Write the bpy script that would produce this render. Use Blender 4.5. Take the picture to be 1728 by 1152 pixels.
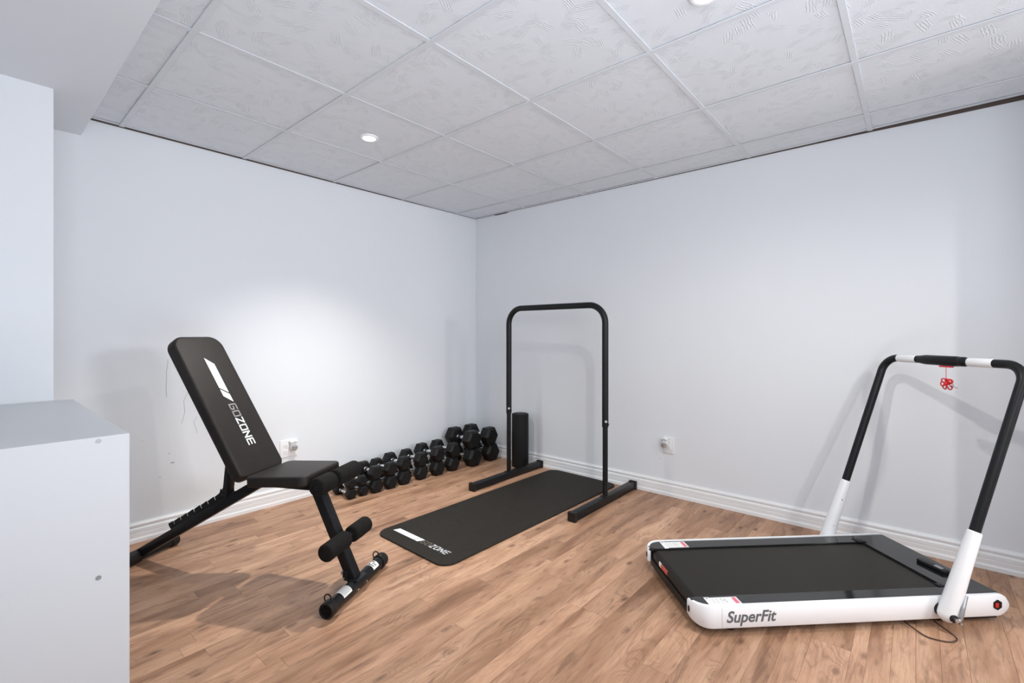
import bpy, bmesh, math, random
from mathutils import Vector, Matrix, Euler
random.seed(11)
for o in list(bpy.data.objects): bpy.data.objects.remove(o, do_unlink=True)
S = bpy.context.scene
COL = S.collection
R = math.radians

# ------------------------------------------------------------------ camera, world, lights, exposure
CAMP = Vector((-3.2422, -3.2451, 1.141))
HC = 2.254                                   # ceiling height
cam_d = bpy.data.cameras.new('camera'); cam = bpy.data.objects.new('camera', cam_d); COL.objects.link(cam)
cam.location = CAMP
_yaw = math.atan2(681.0, 793.68)             # forward direction turned from +x by this
cam.rotation_euler = (R(90), 0, _yaw - R(90))
cam_d.sensor_width = 36.0; cam_d.lens = 793.68 / 1728 * 36
cam_d.shift_y = -13.0 / 1728
cam_d.clip_start = 0.02
S.camera = cam

w = bpy.data.worlds.new('world'); S.world = w; w.use_nodes = True
w.node_tree.nodes['Background'].inputs[0].default_value = (0.82, 0.88, 1.0, 1)
w.node_tree.nodes['Background'].inputs[1].default_value = 0.3

S.view_settings.view_transform = 'Standard'
S.view_settings.look = 'None'
S.view_settings.gamma = 1.0
S.view_settings.use_curve_mapping = False
S.view_settings.exposure = 0.05

LAMPS = [(-1.74, -0.885), (-1.655, -2.722), (-1.72, -4.55)]
def area(name, loc, target, sx, sy, power, col=(1, 1, 1), spread=180):
    d = bpy.data.lights.new(name, 'AREA'); d.shape = 'RECTANGLE'; d.size = sx; d.size_y = sy
    d.energy = power; d.color = col; d.spread = R(spread)
    o = bpy.data.objects.new(name, d); COL.objects.link(o); o.location = loc
    o.rotation_euler = (Vector(target) - Vector(loc)).to_track_quat('-Z', 'Y').to_euler()
    return o
# added soft source far behind the camera, placed by the bench's wall shadow
area('back_fill', (-0.95, -6.4, 1.78), (-2.3, -0.5, 1.0), 0.8, 0.5, 48, (0.97, 0.98, 1.0))
# added fill lights: one broad source behind the camera, one thrown at the ceiling
area('corner_fill', (-3.4, -4.4, 1.8), (0.0, -0.55, 1.5), 1.4, 0.8, 10.5, (0.95, 0.975, 1.0), 95)
area('ceiling_fill', (-3.0, -4.1, 0.5), (-2.9, -3.3, 2.25), 2.0, 1.6, 41, (0.74, 0.875, 1.0), 150)
def spot(name, x, y, power, size, blend, rad):
    d = bpy.data.lights.new(name, 'SPOT'); d.energy = power; d.spot_size = R(size); d.spot_blend = blend
    d.shadow_soft_size = rad; d.color = (1.0, 0.975, 0.90)
    o = bpy.data.objects.new(name, d); COL.objects.link(o); o.location = (x, y, HC - 0.02)
    return o
SPOT_POWER = [120, 48, 66]
for i, (x, y) in enumerate(LAMPS):
    spot('downlight_beam', x, y, SPOT_POWER[i], (106, 168, 170)[i], (1.0, .75, .6)[i], 0.028)

# ------------------------------------------------------------------ materials
def mat(name, col=(.8, .8, .8), rough=.5, metal=0, spec=.5, coat=0):
    m = bpy.data.materials.new(name); m.use_nodes = True
    b = m.node_tree.nodes['Principled BSDF']
    b.inputs['Base Color'].default_value = (*col, 1); b.inputs['Roughness'].default_value = rough
    b.inputs['Metallic'].default_value = metal; b.inputs['Specular IOR Level'].default_value = spec
    b.inputs['Coat Weight'].default_value = coat
    return m
def nd(m, t, **k):
    n = m.node_tree.nodes.new(t)
    for a, v in k.items(): setattr(n, a, v)
    return n
def lk(m, a, b): m.node_tree.links.new(a, b)
def bsdf(m): return m.node_tree.nodes['Principled BSDF']
def coords(m, scale=(1, 1, 1), kind='Object'):
    tc = nd(m, 'ShaderNodeTexCoord'); mp = nd(m, 'ShaderNodeMapping'); mp.inputs['Scale'].default_value = scale
    lk(m, tc.outputs[kind], mp.inputs['Vector']); return mp.outputs['Vector']
def noise(m, vec, scale, detail=2, rough=.5, dist=0):
    n = nd(m, 'ShaderNodeTexNoise'); n.inputs['Scale'].default_value = scale; n.inputs['Detail'].default_value = detail
    n.inputs['Roughness'].default_value = rough; n.inputs['Distortion'].default_value = dist
    lk(m, vec, n.inputs['Vector']); return n.outputs['Fac']
def ramp(m, fac, stops):
    r = nd(m, 'ShaderNodeValToRGB'); e = r.color_ramp.elements
    while len(e) < len(stops): e.new(.5)
    for i, (p, c) in enumerate(stops):
        e[i].position = p; e[i].color = (*c, 1) if len(c) == 3 else c
    lk(m, fac, r.inputs[0]); return r.outputs[0]
def bump(m, h, strength, dist=.001):
    b = nd(m, 'ShaderNodeBump'); b.inputs['Strength'].default_value = strength; b.inputs['Distance'].default_value = dist
    lk(m, h, b.inputs['Height']); lk(m, b.outputs[0], bsdf(m).inputs['Normal']); return b
def mixc(m, fac, a, b, mode='MIX'):
    x = nd(m, 'ShaderNodeMix', data_type='RGBA', blend_type=mode)
    if isinstance(fac, float): x.inputs[0].default_value = fac
    else: lk(m, fac, x.inputs[0])
    for i, s in ((6, a), (7, b)):
        if isinstance(s, tuple): x.inputs[i].default_value = (*s, 1)
        else: lk(m, s, x.inputs[i])
    return x.outputs[2]
def math_(m, op, a, b=None):
    x = nd(m, 'ShaderNodeMath', operation=op)
    for i, s in ((0, a), (1, b)):
        if s is None: continue
        if isinstance(s, (int, float)): x.inputs[i].default_value = s
        else: lk(m, s, x.inputs[i])
    return x.outputs[0]

def paint(name, col, bs=.12):
    m = mat(name, col, .62, spec=.3)
    v = coords(m)
    n1 = noise(m, v, 1.3, 3)
    c = ramp(m, n1, [(.3, tuple(x * .985 for x in col)), (.7, tuple(min(1, x * 1.01) for x in col))])
    lk(m, c, bsdf(m).inputs['Base Color'])
    bump(m, noise(m, v, 260, 3), bs, .0006)
    return m
M = {}
M['wall'] = paint('wall_paint', (.795, .825, .865))
M['soffit'] = paint('soffit_paint', (.80, .835, .88))
M['trim'] = mat('trim_paint', (.86, .87, .89), .38)
bump(M['trim'], noise(M['trim'], coords(M['trim']), 90, 2), .05, .0005)
M['grid'] = mat('grid_bar_paint', (.79, .80, .81), .45)
lk(M['grid'], ramp(M['grid'], noise(M['grid'], coords(M['grid']), 5, 2), [(.3, (.69, .72, .76)), (.7, (.72, .75, .79))]), bsdf(M['grid']).inputs['Base Color'])
M['dark'] = mat('plenum_dark', (.035, .028, .025), .9)

# ceiling tile: clusters of short brushed plaster ridges
m = mat('ceiling_tile_plaster', (.785, .82, .865), .7, spec=.25); M['tile'] = m
v = coords(m)
def stroke_layer(m, v, scale, off, freq, thr):
    mp_ = nd(m, 'ShaderNodeMapping'); mp_.inputs['Location'].default_value = (off, off * .7, 0); lk(m, v, mp_.inputs['Vector'])
    vor = nd(m, 'ShaderNodeTexVoronoi'); vor.voronoi_dimensions = '2D'; vor.inputs['Scale'].default_value = scale; lk(m, mp_.outputs[0], vor.inputs['Vector'])
    sep = nd(m, 'ShaderNodeSeparateColor'); lk(m, vor.outputs['Color'], sep.inputs[0])
    ang = math_(m, 'MULTIPLY', sep.outputs[0], 6.28)
    cell = nd(m, 'ShaderNodeVectorMath', operation='SUBTRACT')       # position inside the cell, in cell units
    sc = nd(m, 'ShaderNodeVectorMath', operation='SCALE'); sc.inputs['Scale'].default_value = scale; lk(m, mp_.outputs[0], sc.inputs[0])
    ps = nd(m, 'ShaderNodeVectorMath', operation='SCALE'); ps.inputs['Scale'].default_value = scale; lk(m, vor.outputs['Position'], ps.inputs[0])
    lk(m, sc.outputs[0], cell.inputs[0]); lk(m, ps.outputs[0], cell.inputs[1])
    rot = nd(m, 'ShaderNodeVectorRotate', rotation_type='Z_AXIS'); lk(m, cell.outputs[0], rot.inputs['Vector']); lk(m, ang, rot.inputs['Angle'])
    xyz = nd(m, 'ShaderNodeSeparateXYZ'); lk(m, rot.outputs[0], xyz.inputs[0])
    wob = math_(m, 'MULTIPLY', noise(m, v, 45, 3, .6), 9)
    wave = math_(m, 'MAXIMUM', math_(m, 'SINE', math_(m, 'ADD', math_(m, 'MULTIPLY', xyz.outputs[0], freq), wob)), 0)
    def win(src, half):
        k = nd(m, 'ShaderNodeMapRange'); k.inputs[1].default_value = half; k.inputs[2].default_value = half * .6
        lk(m, math_(m, 'ABSOLUTE', src), k.inputs[0]); return k.outputs[0]
    on = math_(m, 'GREATER_THAN', sep.outputs[1], thr)
    return math_(m, 'MULTIPLY', math_(m, 'MULTIPLY', wave, on), math_(m, 'MULTIPLY', win(xyz.outputs[0], .26), win(xyz.outputs[1], .5)))
h1 = stroke_layer(m, v, 10.5, 0, 62, .35); h2 = stroke_layer(m, v, 15, 3.7, 50, .45)
h = math_(m, 'MAXIMUM', h1, h2)
h = math_(m, 'ADD', math_(m, 'MULTIPLY', h, .8), math_(m, 'MULTIPLY', noise(m, v, 130, 4, .65), .42))
bump(m, h, .8, .0024)
lk(m, ramp(m, h, [(.1, (.775, .81, .855)), (.9, (.815, .85, .89))]), bsdf(m).inputs['Base Color'])

# laminate floor strips
def wood():
    m = mat('laminate_wood', (.5, .3, .2), .42, spec=.3)
    tc = nd(m, 'ShaderNodeTexCoord'); oi = nd(m, 'ShaderNodeObjectInfo')
    cb = nd(m, 'ShaderNodeCombineXYZ')
    lk(m, math_(m, 'MULTIPLY', oi.outputs['Random'], 37.0), cb.inputs[0])
    lk(m, math_(m, 'MULTIPLY', oi.outputs['Random'], 91.0), cb.inputs[1])
    add = nd(m, 'ShaderNodeVectorMath', operation='ADD'); lk(m, tc.outputs['Object'], add.inputs[0]); lk(m, cb.outputs[0], add.inputs[1])
    P = add.outputs[0]
    def mp(s, src=P):
        q = nd(m, 'ShaderNodeMapping'); q.inputs['Scale'].default_value = s; lk(m, src, q.inputs['Vector']); return q.outputs[0]
    # broad figure
    big = noise(m, mp((1.1, 6.5, 1)), 1.6, 3, .55, .6)
    base = ramp(m, big, [(.27, (.27, .138, .077)), (.42, (.435, .244, .148)), (.56, (.545, .322, .202)), (.74, (.65, .408, .268))])
    # knots
    vk = nd(m, 'ShaderNodeTexVoronoi'); vk.voronoi_dimensions = '2D'; vk.inputs['Scale'].default_value = 3.1; lk(m, mp((1.0, 2.2, 1)), vk.inputs['Vector'])
    kd = vk.outputs['Distance']
    # growth lines: wrapped around the knots
    gx = nd(m, 'ShaderNodeSeparateXYZ'); lk(m, P, gx.inputs[0])
    warp = noise(m, mp((1.6, 5, 1)), 1.5, 2, .5)
    ph = math_(m, 'ADD', math_(m, 'MULTIPLY', gx.outputs[1], 105), math_(m, 'MULTIPLY', warp, 34))
    ph = math_(m, 'ADD', ph, math_(m, 'MULTIPLY', math_(m, 'POWER', math_(m, 'SUBTRACT', 1.0, kd), 5), 14))
    ln = math_(m, 'POWER', math_(m, 'ABSOLUTE', math_(m, 'SINE', ph)), 9)
    lg = nd(m, 'ShaderNodeMapRange'); lg.inputs[1].default_value = .47; lg.inputs[2].default_value = .63
    lk(m, noise(m, mp((1.3, 5, 1)), 2.2, 1), lg.inputs[0])
    lnf = math_(m, 'MULTIPLY', math_(m, 'MULTIPLY', ln, lg.outputs[0]), .42)
    c = mixc(m, lnf, base, (.20, .105, .065))
    # streaks
    sf = noise(m, mp((4, 80, 1)), 2.0, 4, .65)
    c = mixc(m, .55, c, ramp(m, sf, [(.3, (.62, .56, .52)), (.55, (1, 1, 1)), (.8, (1.12, 1.12, 1.12))]), 'MULTIPLY')
    dk = ramp(m, noise(m, mp((2.2, 11, 1)), 2.3, 5, .62, .5), [(.54, (0, 0, 0)), (.68, (1, 1, 1))])
    c = mixc(m, math_(m, 'MULTIPLY', dk, .66), c, (.235, .125, .078))
    fine = noise(m, mp((9, 230, 1)), 2.0, 3, .7)
    c = mixc(m, .5, c, ramp(m, fine, [(.32, (.70, .66, .63)), (.5, (1, 1, 1)), (.72, (1.08, 1.08, 1.08))]), 'MULTIPLY')
    kn = math_(m, 'ADD', kd, math_(m, 'MULTIPLY', noise(m, mp((8, 22, 1)), 3, 3, .6), .10))
    skc = nd(m, 'ShaderNodeSeparateColor'); lk(m, vk.outputs['Color'], skc.inputs[0])
    kf = ramp(m, kn, [(.075, (1, 1, 1)), (.155, (0, 0, 0))])
    c = mixc(m, math_(m, 'MULTIPLY', kf, math_(m, 'MULTIPLY', skc.outputs[0], .9)), c, (.120, .060, .038))
    v2 = nd(m, 'ShaderNodeTexVoronoi'); v2.voronoi_dimensions = '2D'; v2.inputs['Scale'].default_value = 6.5; lk(m, mp((.8, 3.2, 1)), v2.inputs['Vector'])
    kn2 = math_(m, 'ADD', v2.outputs['Distance'], math_(m, 'MULTIPLY', noise(m, mp((14, 40, 1)), 3, 3, .6), .12))
    sk2 = nd(m, 'ShaderNodeSeparateColor'); lk(m, v2.outputs['Color'], sk2.inputs[0])
    c = mixc(m, math_(m, 'MULTIPLY', ramp(m, kn2, [(.09, (1, 1, 1)), (.20, (0, 0, 0))]), math_(m, 'MULTIPLY', math_(m, 'GREATER_THAN', sk2.outputs[1], .78), .5)), c, (.17, .088, .055))
    # strip to strip tone
    t = ramp(m, oi.outputs['Random'], [(0, (.72, .70, .69)), (.35, (.86, .85, .85)), (.7, (.96, .96, .97)), (1, (1.08, 1.09, 1.12))])
    c = mixc(m, 1.0, c, t, 'MULTIPLY')
    lk(m, c, bsdf(m).inputs['Base Color'])
    rr = nd(m, 'ShaderNodeMapRange'); rr.inputs[3].default_value = .36; rr.inputs[4].default_value = .50
    lk(m, sf, rr.inputs[0]); lk(m, rr.outputs[0], bsdf(m).inputs['Roughness'])
    bump(m, sf, .08, .0006)
    return m
M['wood'] = wood()
M['sub'] = mat('underlay', (.30, .18, .12), .8)

def grainy(name, col, rough, scale, bs, bd=.0005, spec=.5, var=.12, coat=0, metal=0):
    m = mat(name, col, rough, metal, spec * .5 if max(col) < .05 else spec, coat); v = coords(m)
    lk(m, ramp(m, noise(m, v, scale * .05 + 2, 3), [(.3, tuple(x * (1 - var) for x in col)), (.7, tuple(x * (1 + var) for x in col))]), bsdf(m).inputs['Base Color'])
    bump(m, noise(m, v, scale, 3), bs, bd)
    return m
M['vinyl'] = grainy('black_vinyl', (.019, .0155, .0145), .5, 420, .25, .0004)
M['foam'] = grainy('black_foam', (.010, .009, .0085), .85, 700, .5, .0008, .3)
M['steel'] = grainy('black_powder_steel', (.0095, .0100, .0115), .38, 900, .12, .0002, .5)
M['steel_blue'] = M['steel']
M['plastic'] = grainy('black_plastic', (.014, .012, .011), .5, 500, .1)
M['rubber'] = grainy('black_rubber_weight', (.0085, .0085, .009), .5, 300, .3, .0006, .45)
M['chrome'] = mat('chrome', (.72, .73, .75), .2, 1)
bump(M['chrome'], noise(M['chrome'], coords(M['chrome']), 1500, 1), .1, .0003)
M['mat'] = grainy('exercise_mat_foam', (.021, .018, .0145), .7, 500, .35, .0006, .4)
M['roller'] = grainy('foam_roller_black', (.007, .0072, .0075), .6, 350, .5, .001)
M['white'] = mat('white_print', (.86, .87, .89), .5)
M['grey'] = mat('grey_print', (.27, .27, .27), .5)
M['matgrey'] = mat('dim_grey_print', (.17, .15, .12), .5)
M['gloss'] = grainy('white_gloss_plastic', (.87, .88, .90), .22, 60, .01, spec=.5, var=.01)
M['deck'] = mat('black_glass_deck', (.020, .021, .021), .10, spec=.6)
lk(M['deck'], ramp(M['deck'], noise(M['deck'], coords(M['deck']), 4, 4), [(.3, (.010, .011, .011)), (.7, (.014, .0145, .014))]), bsdf(M['deck']).inputs['Base Color'])
M['belt'] = grainy('running_belt', (.013, .0105, .007), .42, 800, .35, .0004, .5, .08)
M['textgrey'] = mat('dark_grey_lettering', (.12, .125, .14), .5)
M['label'] = mat('label_white', (.78, .78, .76), .5)
M['pink'] = mat('label_pink', (.72, .16, .22), .5)
M['lred'] = mat('label_red', (.55, .10, .07), .5)
M['red'] = mat('red_plastic', (.80, .02, .03), .35)
M['switch'] = mat('red_switch', (.62, .02, .01), .25)
M['cabinet'] = paint('white_melamine', (.575, .59, .62), .04)
bsdf(M['cabinet']).inputs['Roughness'].default_value = .45
M['screw'] = mat('screw_grey', (.30, .31, .32), .4, .6)
M['hair'] = mat('wall_crack_dark', (.30, .30, .31), .8)
M['silver'] = mat('brushed_silver', (.50, .51, .53), .3, 1)
M['glassy'] = mat('clear_plastic', (.55, .56, .57), .12, .6)
m = mat('lamp_glow', (1, 1, 1)); bsdf(m).inputs['Emission Color'].default_value = (1, .985, .96, 1)
bsdf(m).inputs['Emission Strength'].default_value = 9; M['glow'] = m

# ------------------------------------------------------------------ helpers
def link(name, bm, material, parent=None, smooth=None, kind=None):
    me = bpy.data.meshes.new(name)
    bmesh.ops.recalc_face_normals(bm, faces=bm.faces)
    bm.to_mesh(me); bm.free()
    mats = material if isinstance(material, list) else [material]
    for x in mats: me.materials.append(x)
    if smooth is not None:
        try:
            me.polygons.foreach_set('use_smooth', [True] * len(me.polygons))
            me.set_sharp_from_angle(angle=R(smooth))
        except Exception: pass
    o = bpy.data.objects.new(name, me); COL.objects.link(o)
    if parent: o.parent = parent
    if kind: o['kind'] = kind
    return o
def tag(o, label, cat, group=None):
    o['label'] = label; o['category'] = cat
    if group: o['group'] = group
    return o
def thing(name, label, cat, loc=(0, 0, 0), rotz=0, group=None):
    o = bpy.data.objects.new(name, None); o.empty_display_size = .1; COL.objects.link(o)
    o.location = loc; o.rotation_euler = (0, 0, rotz)
    return tag(o, label, cat, group)
def B(): return bmesh.new()
def box(bm, a, b, bev=0, seg=2, mx=None):
    a = Vector(a); b = Vector(b)
    r = bmesh.ops.create_cube(bm, size=1, matrix=Matrix.Translation((a + b) / 2) @ Matrix.Diagonal((*(abs(x) for x in (b - a)), 1)))
    vs = r['verts']
    if bev:
        es = list({e for v in vs for e in v.link_edges})
        q = bmesh.ops.bevel(bm, geom=es, offset=bev, segments=seg, profile=.5, affect='EDGES')
        vs = list({v for f in q['faces'] for v in f.verts} | {v for v in vs if v.is_valid})
    if mx is not None: bmesh.ops.transform(bm, matrix=mx, verts=[v for v in vs if v.is_valid])
    return vs
def frame(d, up=Vector((0, 0, 1))):
    d = Vector(d).normalized()
    if abs(d.dot(up)) > .98: up = Vector((1, 0, 0))
    x = up.cross(d).normalized(); y = d.cross(x)
    return x, y
def rings(bm, path, radii, n=16, cap=True, ups=None, sx=1, sy=1):
    """sweep a round section along path; radii per point"""
    path = [Vector(p) for p in path]; N = len(path); rr = []
    if not hasattr(radii, '__len__'): radii = [radii] * N
    x = None
    for i, p in enumerate(path):
        d = (path[min(i + 1, N - 1)] - path[max(i - 1, 0)]).normalized()
        if d.length < 1e-9: d = dl
        dl = d
        if x is None: x, y = frame(d)
        else:
            x = (x - d * x.dot(d)).normalized(); y = d.cross(x)
        rr.append([bm.verts.new(p + (x * math.cos(2 * math.pi * k / n) * sx + y * math.sin(2 * math.pi * k / n) * sy) * radii[i]) for k in range(n)])
    for a, b in zip(rr, rr[1:]):
        for k in range(n): bm.faces.new((a[k], a[(k + 1) % n], b[(k + 1) % n], b[k]))
    if cap:
        bm.faces.new(rr[0][::-1]); bm.faces.new(rr[-1])
def cyl(bm, a, b, r, n=20, bev=0, r2=None):
    a = Vector(a); b = Vector(b); r2 = r if r2 is None else r2
    d = (b - a); L = d.length; d.normalize()
    if not bev: rings(bm, [a, b], [r, r2], n); return
    pts, rad = [], []
    for k in range(4):
        t = k / 3 * math.pi / 2; pts.append(a + d * bev * (1 - math.sin(t))); rad.append(r - bev * (1 - math.cos(t)) )
    pts = pts[::-1]; rad = rad[::-1]
    # start cap from edge in
    pts = [a + d * bev * (1 - math.cos(t)) for t in [0, R(30), R(60), R(90)]]
    rad = [r - bev * (1 - math.sin(t)) for t in [0, R(30), R(60), R(90)]]
    p2 = [b - d * bev * (1 - math.cos(t)) for t in [R(90), R(60), R(30), 0]]
    q2 = [r2 - bev * (1 - math.sin(t)) for t in [R(90), R(60), R(30), 0]]
    rings2(bm, pts + p2, rad + q2, d, n)
def rings2(bm, pts, rad, d, n=20, cap=True):
    x, y = frame(d); rr = []
    for p, r in zip(pts, rad):
        rr.append([bm.verts.new(Vector(p) + (x * math.cos(2 * math.pi * k / n) + y * math.sin(2 * math.pi * k / n)) * r) for k in range(n)])
    for a, b in zip(rr, rr[1:]):
        for k in range(n): bm.faces.new((a[k], a[(k + 1) % n], b[(k + 1) % n], b[k]))
    if cap: bm.faces.new(rr[0][::-1]); bm.faces.new(rr[-1])
def rrect(w, l, rc, n=6):
    """rounded rectangle outline in xy, centred; rc one radius or four (++, -+, --, +-)"""
    if not hasattr(rc, '__len__'): rc = [rc] * 4
    out = []
    for (sx, sy), r, a0 in zip(((1, 1), (-1, 1), (-1, -1), (1, -1)), rc, (0, 90, 180, 270)):
        cx, cy = sx * (w / 2 - r), sy * (l / 2 - r)
        for k in range(n + 1):
            a = R(a0 + 90 * k / n); out.append((cx + r * math.cos(a), cy + r * math.sin(a)))
    return out
def slab(bm, outline, t, bev, mx=None, seg=3):
    """outline extruded from z=0 to -t with softly rounded rims (outline is inset towards its centroid normal)"""
    N = len(outline); P = [Vector((*p, 0)) for p in outline]
    nrm = []
    for i in range(N):
        d = (P[(i + 1) % N] - P[i - 1]); nrm.append(Vector((d.y, -d.x, 0)).normalized())
    lay = []
    for k in range(seg + 1):
        a = R(90 * k / seg); lay.append((bev * (1 - math.sin(a)), -bev * (1 - math.cos(a))))
    lay += [(i, -t - z) for i, z in reversed(lay)]
    rr = []
    for ins, z in lay:
        rr.append([bm.verts.new(P[i] - nrm[i] * ins + Vector((0, 0, z))) for i in range(N)])
    for a, b in zip(rr, rr[1:]):
        for k in range(N): bm.faces.new((a[k], b[k], b[(k + 1) % N], a[(k + 1) % N]))
    bm.faces.new(rr[0]); bm.faces.new(rr[-1][::-1])
    if mx is not None: bmesh.ops.transform(bm, matrix=mx, verts=[v for r in rr for v in r])
def poly(bm, pts):
    vs = [bm.verts.new(p) for p in pts]; return bm.faces.new(vs)
def prism(bm, outline, depth, mx):
    """2D outline in xy extruded along +z by depth, then transformed"""
    a = [bm.verts.new(mx @ Vector((x, y, 0))) for x, y in outline]
    b = [bm.verts.new(mx @ Vector((x, y, depth))) for x, y in outline]
    bm.faces.new(a[::-1]); bm.faces.new(b); N = len(a)
    for k in range(N): bm.faces.new((a[k], a[(k + 1) % N], b[(k + 1) % N], b[k]))
def mxf(o, X, Y):
    X = Vector(X).normalized(); Y = Vector(Y).normalized(); Z = X.cross(Y)
    return Matrix(((X.x, Y.x, Z.x, o[0]), (X.y, Y.y, Z.y, o[1]), (X.z, Y.z, Z.z, o[2]), (0, 0, 0, 1)))
def arc(c, a, b, r, n=8):
    """quarter arc around c from direction a to direction b"""
    c = Vector(c); a = Vector(a); b = Vector(b)
    return [c + a * r * math.cos(R(90 * k / n)) + b * r * math.sin(R(90 * k / n)) for k in range(n + 1)]
def fillet(pts, r, n=7):
    pts = [Vector(p) for p in pts]; out = [pts[0]]
    for a, b, c in zip(pts, pts[1:], pts[2:]):
        u = (a - b).normalized(); v = (c - b).normalized(); th = u.angle(v)
        t = min(r / math.tan(th / 2), (a - b).length * .49, (c - b).length * .49) if th > .01 else 0
        rr = t * math.tan(th / 2); bis = (u + v).normalized(); C = b + bis * (rr / math.sin(th / 2))
        p0 = b + u * t - C; p1 = b + v * t - C; ang = p0.angle(p1)
        for k in range(n + 1):
            f = k / n; out.append(C + (p0 * math.sin((1 - f) * ang) + p1 * math.sin(f * ang)) / math.sin(ang))
    out.append(pts[-1]); return out

# squared lettering, each glyph on a 0..1 x 0..1 cell as strokes
GL = {
 'G': [[(1, 1), (0, 1), (0, 0), (1, 0), (1, .5), (.5, .5)]],
 'O': [[(0, 0), (0, 1), (1, 1), (1, 0), (0, 0)]],
 'Z': [[(0, 1), (1, 1), (0, 0), (1, 0)]],
 'N': [[(0, 0), (0, 1), (1, 0), (1, 1)]],
 'E': [[(1, 1), (0, 1), (0, 0), (1, 0)], [(0, .5), (.95, .5)]],
}
def strokes(bm, ch, x0, y0, w, h, t, mx, shear=0, z=.0006):
    def T(p): return (x0 + p[0] * (w - t) + t / 2 + shear * (p[1] * (h - t)), y0 + p[1] * (h - t) + t / 2)
    for s in GL[ch]:
        P = [Vector(T(p)) for p in s]
        for a, b in zip(P, P[1:]):
            d = (b - a).normalized(); n = Vector((-d.y, d.x)) * t / 2
            a2 = a - d * t / 2; b2 = b + d * t / 2
            prism(bm, [(a2 + n)[:], (a2 - n)[:], (b2 - n)[:], (b2 + n)[:]], z, mx)
def text_mesh(name, s, size, mx, material, parent, shear=0, xs=1, extrude=.0005):
    cu = bpy.data.curves.new(name, 'FONT'); cu.body = s; cu.size = size; cu.shear = shear; cu.extrude = extrude; cu.resolution_u = 4; cu.offset = size * .018
    o = bpy.data.objects.new('tmp_text', cu); COL.objects.link(o)
    dg = bpy.context.evaluated_depsgraph_get(); me = bpy.data.meshes.new_from_object(o.evaluated_get(dg))
    bpy.data.objects.remove(o, do_unlink=True)
    me.transform(mx @ Matrix.Diagonal((xs, 1, 1, 1))); me.name = name
    me.materials.clear(); me.materials.append(material)
    q = bpy.data.objects.new(name, me); COL.objects.link(q); q.parent = parent
    return q

# ------------------------------------------------------------------ room shell
YB, XW = -6.6, -4.9            # back of the room and its left side, both behind the camera
def sbox(name, a, b, material, parent=None, bev=0):
    bm = B(); box(bm, a, b, bev); return link(name, bm, material, parent, kind=None if parent else 'structure')
floor = sbox('floor', (XW, YB, -.08), (0.0, 0.0, -.010), M['sub'])
wall_left = sbox('wall_left', (-3.05, 0, -.08), (.12, .12, 2.5), M['wall'])
wall_right = sbox('wall_right', (0, YB, -.08), (.12, 0, 2.5), M['wall'])
wall_part = sbox('wall_partition', (XW - .1, -.531, -.08), (-3.0, .12, 2.5), M['wall'])
wall_back = sbox('wall_back', (XW - .1, YB - .12, -.08), (.12, YB, 2.5), M['wall'])
wall_near = sbox('wall_near', (XW - .12, YB, -.08), (XW, -.531, 2.5), M['wall'])
wall_ret = sbox('wall_return', (-.60, -4.9, -.01), (0, -3.80, 2.27), M['wall'])
ceiling = sbox('ceiling', (XW, YB, 2.36), (.0, 0, 2.45), M['dark'])
soffit = sbox('trim_1', (XW, YB, 2.156), (-2.85, 0, 2.36), M['soffit'], bev=.004)

# unseen high window, added in the back wall to go with the soft source
wb = B()
for a, b in (((-1.30, YB, 1.42), (-1.24, YB + .03, 2.08)), ((-.26, YB, 1.42), (-.20, YB + .03, 2.08)),
             ((-1.24, YB, 1.42), (-.26, YB + .03, 1.48)), ((-1.24, YB, 2.02), (-.26, YB + .03, 2.08)), ((-.77, YB, 1.48), (-.73, YB + .025, 2.02))):
    box(wb, a, b, .004)
win = link('added_window_1', wb, M['trim'], kind='structure')
m = mat('added_pane_glow', (.6, .7, .8), .1); bsdf(m).inputs['Emission Color'].default_value = (.85, .92, 1, 1); bsdf(m).inputs['Emission Strength'].default_value = 2.0  # glow of the added window
pb = B(); box(pb, (-1.24, YB + .001, 1.48), (-.77, YB + .008, 2.02)); link('added_pane', pb, m, win)
pb = B(); box(pb, (-.73, YB + .001, 1.48), (-.26, YB + .008, 2.02)); link('added_pane', pb, m, win)

# laminate strips
y = 0.0; row = 0
XMIN, YMIN = -3.5, -4.05
widths = [.066, .066, .066, .098, .098, .066, .12, .074, .045, .12, .073]
random.seed(5)
while y > YMIN:
    wd = random.choice(widths); y2 = max(y - wd, YMIN)
    if y2 - YMIN < .03: y2 = YMIN
    x = XMIN; first = True
    while x < -.001:
        ln = random.uniform(.55, 1.35) if not first else random.uniform(.2, 1.1); first = False
        x2 = min(x + ln, 0.0)
        if -x2 < .18: x2 = 0.0
        g = .0002; top = random.uniform(-.0002, .0002)
        bm = B()
        zz = (top, -.010)
        b0 = [(x + g, y2 + g), (x2 - g, y2 + g), (x2 - g, y - g), (x + g, y - g)]
        k = .0004
        t0 = [(x + g + k, y2 + g + k), (x2 - g - k, y2 + g + k), (x2 - g - k, y - g - k), (x + g + k, y - g - k)]
        vb = [bm.verts.new((*p, -.010)) for p in b0]; vm = [bm.verts.new((*p, top - .0006)) for p in b0]; vt = [bm.verts.new((*p, top)) for p in t0]
        for A_, B_ in ((vb, vm), (vm, vt)):
            for q in range(4): bm.faces.new((A_[q], A_[(q + 1) % 4], B_[(q + 1) % 4], B_[q]))
        bm.faces.new(vt)
        link('floor_board', bm, M['wood'], floor)
        x = x2
    y = y2; row += 1
# rest of the floor, behind the camera
bm = B(); box(bm, (XW, YB, -.010), (XMIN, 0, 0)); box(bm, (XMIN, YB, -.010), (0, YMIN, 0))
link('floor_covering', bm, M['wood'], floor)

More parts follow.
